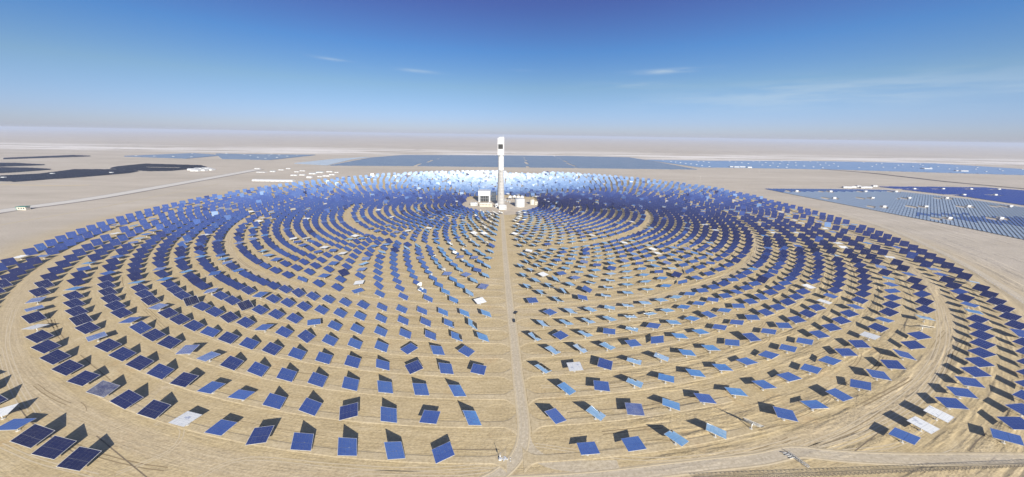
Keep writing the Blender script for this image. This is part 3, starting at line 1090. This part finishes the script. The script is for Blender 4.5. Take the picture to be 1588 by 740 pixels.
hr = [(205, 360), (400, 362), (600, 362), (775, 362), (420, 400), (640, 400), (850, 400), (1065, 400), (705, 450), (945, 450), (1190, 448), (1430, 448), (1080, 517), (1375, 517)]
HUT_NEAR = [(1180 + a / 3.7, 200 + c / 3.7) for a, c in hr]
HUT_BLUE = [(1180 + a / 3.7, 200 + c / 3.7) for a, c in ((880, 347), (1045, 347), (1205, 348), (1365, 350), (1165, 382), (1345, 382))]
holes = []
for p in HUT_NEAR + HUT_BLUE:
    x, y = site(*p)
    holes.append((x - 16, y, 28, 11))
pv_field('solar_panel_field', 'deep blue solar farm behind the pale one at the right edge', [(1362, 290), (1460, 290.5), (1530, 291.5), (1588, 296), (1700, 303), (1700, 340), (1588, 319), (1500, 306), (1430, 298)], PV_DEEP,
         pitch=6.4, slope=5.0, tilt=R(15), tl=45, holes=holes, seed=12)
# the pale farm: every row a thing
poly = [site(*p) for p in ((1185, 293), (1250, 306), (1400, 335), (1500, 354), (1588, 372), (1680, 391), (1680, 339), (1588, 322), (1500, 309), (1375, 295), (1330, 294))]
ANG = R(40)
ca, sa = math.cos(ANG), math.sin(ANG)
count = 0
for v, segs in clip_rows(poly, ANG, 5.6):
    for x0, x1 in segs:
        x, b, shown = x0, MB(), False
        while x < x1 - 4:
            xe = min(x + 34, x1)
            cx, cy = (x + xe) / 2 * ca - v * sa, (x + xe) / 2 * sa + v * ca
            hole = in_hole(cx, cy, holes)
            if not hole:
                q = pix(cx, cy, 1.5)
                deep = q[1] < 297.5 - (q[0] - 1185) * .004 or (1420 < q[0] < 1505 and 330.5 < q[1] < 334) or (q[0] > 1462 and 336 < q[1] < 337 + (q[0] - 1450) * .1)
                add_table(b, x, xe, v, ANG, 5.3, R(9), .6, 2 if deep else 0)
                shown = shown or q[0] < 1600
            x = xe + 2.2
            if b.v and (hole or x >= x1 - 4):
                if shown:
                    count += 1
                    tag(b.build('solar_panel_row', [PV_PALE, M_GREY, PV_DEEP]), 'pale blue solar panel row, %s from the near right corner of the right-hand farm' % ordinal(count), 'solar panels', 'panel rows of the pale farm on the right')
                b, shown = MB(), False


def hut(p, label, group, s=(7.5, 4.5, 4.0)):
    x, y = site(*p)
    t = thing('inverter_hut', label, 'hut', (x, y, 0), 0, group)
    b = MB()
    b.box((0, 0, s[2] / 2 + .2), s)
    b.build('wall', M_WHITE, t)
    b = MB()
    b.box((0, 0, s[2] + .35), (s[0] + .5, s[1] + .5, .3))
    b.build('roof', M_WHITE, t)
    b = MB()
    b.box((-s[0] * .25, -s[1] / 2 - .03, 1.4), (1.6, .08, 2.2))
    b.build('door', M_GREY, t)


for i, p in enumerate(sorted(HUT_NEAR)):
    hut(p, 'white inverter hut in the pale solar farm at right, %s from the left' % ordinal(i + 1), 'inverter huts in the pale farm', (9, 5, 4.5))
for i, p in enumerate(sorted(HUT_BLUE)):
    hut(p, 'white inverter hut in the deep blue farm at right, %s from the left' % ordinal(i + 1), 'inverter huts in the deep blue farm', (9, 5, 4.5))
c4 = [(15, 185), (95, 198), (180, 207), (268, 216), (335, 185), (420, 193), (508, 203), (605, 210), (700, 220), (805, 232), (725, 187), (820, 195), (915, 207), (460, 237), (565, 247), (670, 258), (790, 270), (920, 240), (1030, 252), (1155, 263), (1285, 275), (1115, 190), (1215, 198), (1325, 210), (1435, 218), (1250, 232), (1370, 242), (1495, 255)]
c5 = [(370, 275), (548, 257), (700, 267), (860, 277), (435, 198), (605, 230), (680, 215), (905, 240), (965, 235), (1105, 257), (1240, 243), (1205, 225), (1350, 272)]
c6 = [(410, 260), (560, 292), (665, 278), (925, 293), (945, 270), (1065, 325), (1290, 317), (1250, 295), (1560, 297)]
c8 = [(600, 168), (710, 188), (775, 197), (840, 205), (910, 215), (985, 222), (1060, 233), (1135, 245), (1235, 260), (1085, 185), (1155, 190), (1228, 200)]
far = [(1130 + a / 8.81, 230 + c / 8.81) for a, c in c4] + [(1290 + a / 8.81, 230 + c / 8.81) for a, c in c5] + [(1408 + a / 8.81, 230 + c / 8.81) for a, c in c6] + [(960 + a / 8.81, 230 + c / 8.81) for a, c in c8]
for i, p in enumerate(sorted(far)):
    hut(p, 'white inverter hut in the long far farm on the right, %s from the left' % ordinal(i + 1), 'inverter huts in the long far farm', (9.5, 6, 5))
cl_ = [(170 + a / 8.81, 225 + c / 8.81) for a, c in ((372, 158), (622, 163), (878, 168), (1125, 173), (1135, 128))]
cl_ += [(340 + a / 8.81, 225 + c / 8.81) for a, c in ((108, 122), (352, 140), (432, 155), (535, 178), (640, 195), (685, 160), (720, 133), (797, 180), (826, 147), (938, 163), (1068, 150))]
for i, p in enumerate(sorted(cl_)):
    hut(p, 'white inverter hut in the far farms left of the tower, %s from the left' % ordinal(i + 1), 'inverter huts in the far left farms', (11, 7, 6))
for i, p in enumerate([(7, 277.3), (82.5, 271.2), (174, 269.6)]):
    hut(p, 'white inverter hut in the nearest black farm, %s from the left' % ordinal(i + 1), 'inverter huts in the black farm', (12, 6, 6))


# ---------------------------------------------------------------- sheds and camp
def shed(px, w, d, h, label, group, roof=M_WHITE, body=M_WHITE, rz=0.0, name='shed'):
    x, y = site(*px)
    t = thing(name, label, 'building', (x, y, 0), rz, group)
    b = MB()
    b.box((0, 0, h * .4), (w, d, h * .8))
    b.build('wall', body, t)
    b = MB()
    hw, hd = w / 2 + .6, d / 2 + .6
    z0, z1 = h * .8 + .02, h
    b.add([(-hw, -hd, z0), (hw, -hd, z0), (hw, hd, z0), (-hw, hd, z0), (-hw, 0, z1), (hw, 0, z1)],
          [(0, 1, 5, 4), (2, 3, 4, 5), (0, 4, 3), (1, 2, 5), (3, 2, 1, 0)])
    b.build('roof', roof, t)
    nd = max(1, int(w / 18))
    for k in range(nd):
        b = MB()
        b.box((-w / 2 + (k + .5) * w / nd, -d / 2 - .03, h * .32), (3.2, .1, h * .5))
        b.build('door', M_GREY, t)


shed((425.5, 281), 144, 18, 6.5, 'very long low white hall at the left rim of the mirrors', None, name='long_hall')
camp = [(457, 272.5, 40, 16, 6, 0), (470, 272, 34, 16, 6, 0), (481, 276, 30, 18, 9, 0), (486, 270, 44, 20, 6, 1), (497, 268, 46, 20, 6, 1), (507, 273.5, 42, 16, 6, 0), (516, 271.5, 34, 16, 6, 0), (512, 267, 40, 14, 6, 0),
        (497, 274.5, 28, 12, 5, 0), (461, 267, 30, 14, 5, 0), (470, 265.5, 36, 12, 5, 0), (400, 262, 38, 12, 5, 0), (424, 266.5, 34, 14, 5, 1), (437, 264, 36, 12, 5, 0), (406, 267.5, 60, 18, 3.5, 0), (448, 262, 30, 12, 5, 0), (523, 268, 26, 14, 5, 0)]
for i, (px, py, w, d, h, bl) in enumerate(sorted(camp)):
    shed((px, py), w * .62, d * .7, h * .75, '%s shed in the camp beyond the left rim, %s from the left' % ('pale blue roofed' if bl else 'white', ordinal(i + 1)), 'sheds of the camp', M_ROOFBLUE if bl else M_WHITE)
for i, (px, py) in enumerate([(300, 264), (305, 265.5), (310, 263), (315, 265), (321, 262.5), (326, 264.2)]):
    shed((px, py), 34, 20, 8, 'white shed beside the black ragged farm, %s from the left' % ordinal(i + 1), 'sheds beside the black farm')
for i, (px, py, w) in enumerate([(1313, 291.5, 30), (1323, 291, 18), (1331, 290, 14), (1345, 291.5, 30), (1356, 289.5, 16), (1337, 291.8, 14)]):
    shed((px, py), w, 9, 6, 'white substation building behind the pale farm, %s from the left' % ordinal(i + 1), 'substation buildings at right')
for i, (px, py, w) in enumerate([(1134, 260, 22), (1142, 260.3, 30), (1151, 260.2, 34), (1162, 260.8, 24), (1438, 263, 50), (1432, 262.5, 24), (1484, 266.2, 24), (1494, 266.6, 44)]):
    shed((px, py), w, 14, 9, 'white building on the near edge of the long far farm, %s from the left' % ordinal(i + 1), 'buildings along the long far farm')
x, y = site(38, 325.5)
t = thing('gate_house', 'small white gate house with a green roof edge beside the highway', 'building', (x, y, 0), R(12))
b = MB()
b.box((0, 0, 3.4), (15, 9, 6.8))
b.build('wall', M_CREAM, t)
b = MB()
b.box((0, 0, 7.25), (17, 11, .9))
b.build('roof', M_GREEN, t)
b = MB()
b.box((-7.96, 0, 3.4), (.9, 9.5, 6.7))
b.build('side_panel', M_GREEN, t)
windows(t, -6, 6.5, 3, -4.53, 2.4, 5)


# ---------------------------------------------------------------- fences and small things
def fence(name, label, pts, h, pitch, post_r, rails, slat=None, m=M_STEEL, step=8):
    path = smooth_path(pts, step)
    L = [0.0]
    for p, q in zip(path, path[1:]):
        L.append(L[-1] + (q - p).length)

    def at(s):
        for i in range(len(path) - 1):
            if s <= L[i + 1]:
                return path[i].lerp(path[i + 1], (s - L[i]) / max(1e-6, L[i + 1] - L[i]))
        return path[-1]
    o = thing(name, label, 'fence', tuple(path[0]))
    n = int(L[-1] / pitch)
    P = [at(i * pitch) - path[0] for i in range(n + 1)]
    b = MB()
    for p in P:
        b.bar(p, p + Vector((0, 0, h)), post_r, 0, 5)
    kind(b.build('post', m, o), 'stuff')
    b = MB()
    for z in rails:
        for p, q in zip(P, P[1:]):
            b.bar(p + Vector((0, 0, z)), q + Vector((0, 0, z)), post_r * .6, 0, 4)
    b.build('rail', m, o)
    if slat:
        b = MB()
        for p, q in zip(P, P[1:]):
            b.bar(p + Vector((0, 0, .1)), q + Vector((0, 0, h)), slat, 0, 4)
            b.bar(q + Vector((0, 0, .1)), p + Vector((0, 0, h)), slat, 0, 4)
        b.build('lattice', m, o)
    return o


fence('lattice_fence', 'dark lattice fence along the bottom right of the picture, beyond the dirt road',
      [site(1080, 746), site(1200, 741.5), site(1300, 738), site(1440, 731.5), site(1588, 724.5), site(1700, 719)], 2.2, 2.4, .10, (1.1, 2.1), .07, M_STRAW)
fence('wire_fence', 'thin wire fence round the right rim of the mirrors', [site(1300, 333), site(1380, 358), site(1440, 384), site(1500, 416), site(1550, 447), site(1588, 472), site(1680, 540)], 2.4, 6, .09, (.6, 1.4, 2.3))
b = MB()
sweep(b, smooth_path([site(1290, 325), site(1380, 355), site(1440, 381), site(1500, 412), site(1550, 442), site(1588, 466), site(1680, 530)], 10), [(-5, .04, 0), (5, .04, 0)])
kind(b.build('rim_road', [M_ROAD]), 'structure')
b = MB()
sweep(b, smooth_path([site(1268, 262.5), site(1340, 268), site(1400, 274.5), site(1470, 282.5), site(1588, 293.5), site(1700, 304)], 30), [(-7, .03, 0), (-2.5, 3.2, 0), (2.5, 3.2, 0), (7, .03, 0)])
kind(b.build('earth_bank', [mat('dark_gravel_bank', (.17, .145, .125), .95, var=.4, vscale=.03)]), 'structure')

x, y = site(776, 713)
t = thing('marker_post', 'thin dark post on a white concrete block beside the road bend', 'post', (x, y, 0))
b = MB()
b.box((0, 0, .45), (1.5, 1.5, .9))
b.build('base', M_WHITE, t)
b = MB()
b.bar((0, 0, .9), (0, 0, 5.2), .13, 0, 8)
b.build('post', M_GREY, t)
b = MB()
b.box((.0, -.25, 3.0), (.7, .4, .9))
b.build('box', M_STEEL, t)
x, y = site(784, 711.5)
t = thing('rubble_heap', 'small heap of white rubble beside the marker post', 'rubble', (x, y, 0))
rr = random.Random(3)
b = MB()
for i in range(26):
    q = (rr.gauss(0, 1.5), rr.gauss(0, .6), .15)
    b.box(q, (rr.uniform(.3, .9), rr.uniform(.3, .7), rr.uniform(.25, .5)), rr.uniform(0, 3))
b.build('rubble', M_WHITE, t)


def truck(px, label, rz):
    x, y = site(*px)
    t = thing('pickup_truck', label, 'truck', (x, y, .06), rz, 'trucks on the access road')
    b = MB()
    b.box((0, 0, .75), (1.9, 5.2, .55))
    b.box((0, 1.75, 1.1), (1.86, 1.5, .35))
    for sx in (-.9, .9):
        b.box((sx, -1.5, 1.2), (.1, 2.1, .45))
    b.box((0, -2.55, 1.2), (1.8, .1, .45))
    b.build('body', M_PAINT, t)
    b = MB()
    b.add([(-.9, -.4, 1.03), (.9, -.4, 1.03), (.9, 1.3, 1.03), (-.9, 1.3, 1.03), (-.78, -.2, 1.8), (.78, -.2, 1.8), (.78, .75, 1.8), (-.78, .75, 1.8)],
          [(0, 1, 5, 4), (1, 2, 6, 5), (2, 3, 7, 6), (3, 0, 4, 7), (4, 5, 6, 7)])
    b.build('cab', M_GLASS, t)
    for sx in (-.85, .85):
        for sy in (-1.6, 1.7):
            b = MB()
            b.bar((sx - .13, sy, .4), (sx + .13, sy, .4), .4, 0, 14)
            b.build('wheel', M_RUBBER, t)


truck((800.3, 486), 'dark pickup truck on the access road, the farther of two', R(-25))
truck((797.8, 498.5), 'dark pickup truck on the access road, the nearer of two', R(4))

x, y = site(1238, 714)
t = thing('steel_frame', 'wrecked steel lattice frame lying beside the dirt road at bottom right', 'scrap', (x, y, 0), R(118))
b = MB()
Lf = 10.0
for (yy, zz) in ((-.8, .25), (.8, .25), (0, 1.7)):
    b.bar((-Lf / 2, yy, zz), (Lf / 2, yy, zz), .09)
b.build('chord', M_GREY, t)
b = MB()
for i in range(8):
    xa, xb = -Lf / 2 + i * Lf / 8, -Lf / 2 + (i + 1) * Lf / 8
    b.bar((xa, -.8, .25), (xb, 0, 1.7), .07)
    b.bar((xa, .8, .25), (xb, 0, 1.7), .07)
    b.bar((xa, -.8, .25), (xb, .8, .25), .07)
b.build('brace', M_GREY, t)
b = MB()
for k in range(4):
    b.bar((2.0 + k * 1.1, .8, .3), (2.6 + k * 1.1, 3.4, .5 + .4 * (k % 2)), .16)
b.build('loose_pipe', M_WHITE, t)

# power line pylons on the plain
for i, p in enumerate([(1086, 279), (1178, 268)]):
    x, y = site(*p)
    t = thing('power_pole', 'thin power pole standing on the plain right of the tower, %s from the left' % ordinal(i + 1), 'pole', (x, y, 0), 0, 'power poles on the plain')
    b = MB()
    b.bar((0, 0, 0), (0, 0, 16), .3, 0, 6, .2)
    b.build('pole', M_CONC, t)
    b = MB()
    b.box((0, 0, 14.5), (4.5, .3, .3))
    b.build('crossarm', M_STEEL, t)

# ---------------------------------------------------------------- dry desert air
hb = MB()
hb.box((0, 0, 95), (2 * G + 2000, 2 * G + 2000, 194))
hz = bpy.data.materials.new('desert_haze')
hz.use_nodes = True
ht = hz.node_tree
ht.nodes.clear()
vol = ht.nodes.new('ShaderNodeVolumePrincipled')
vol.inputs['Color'].default_value = (.66, .72, .85, 1)
vol.inputs['Density'].default_value = 6e-5
vol.inputs['Anisotropy'].default_value = 0.0
mo = ht.nodes.new('ShaderNodeOutputMaterial')
ht.links.new(vol.outputs[0], mo.inputs['Volume'])
kind(hb.build('haze', hz), 'stuff')
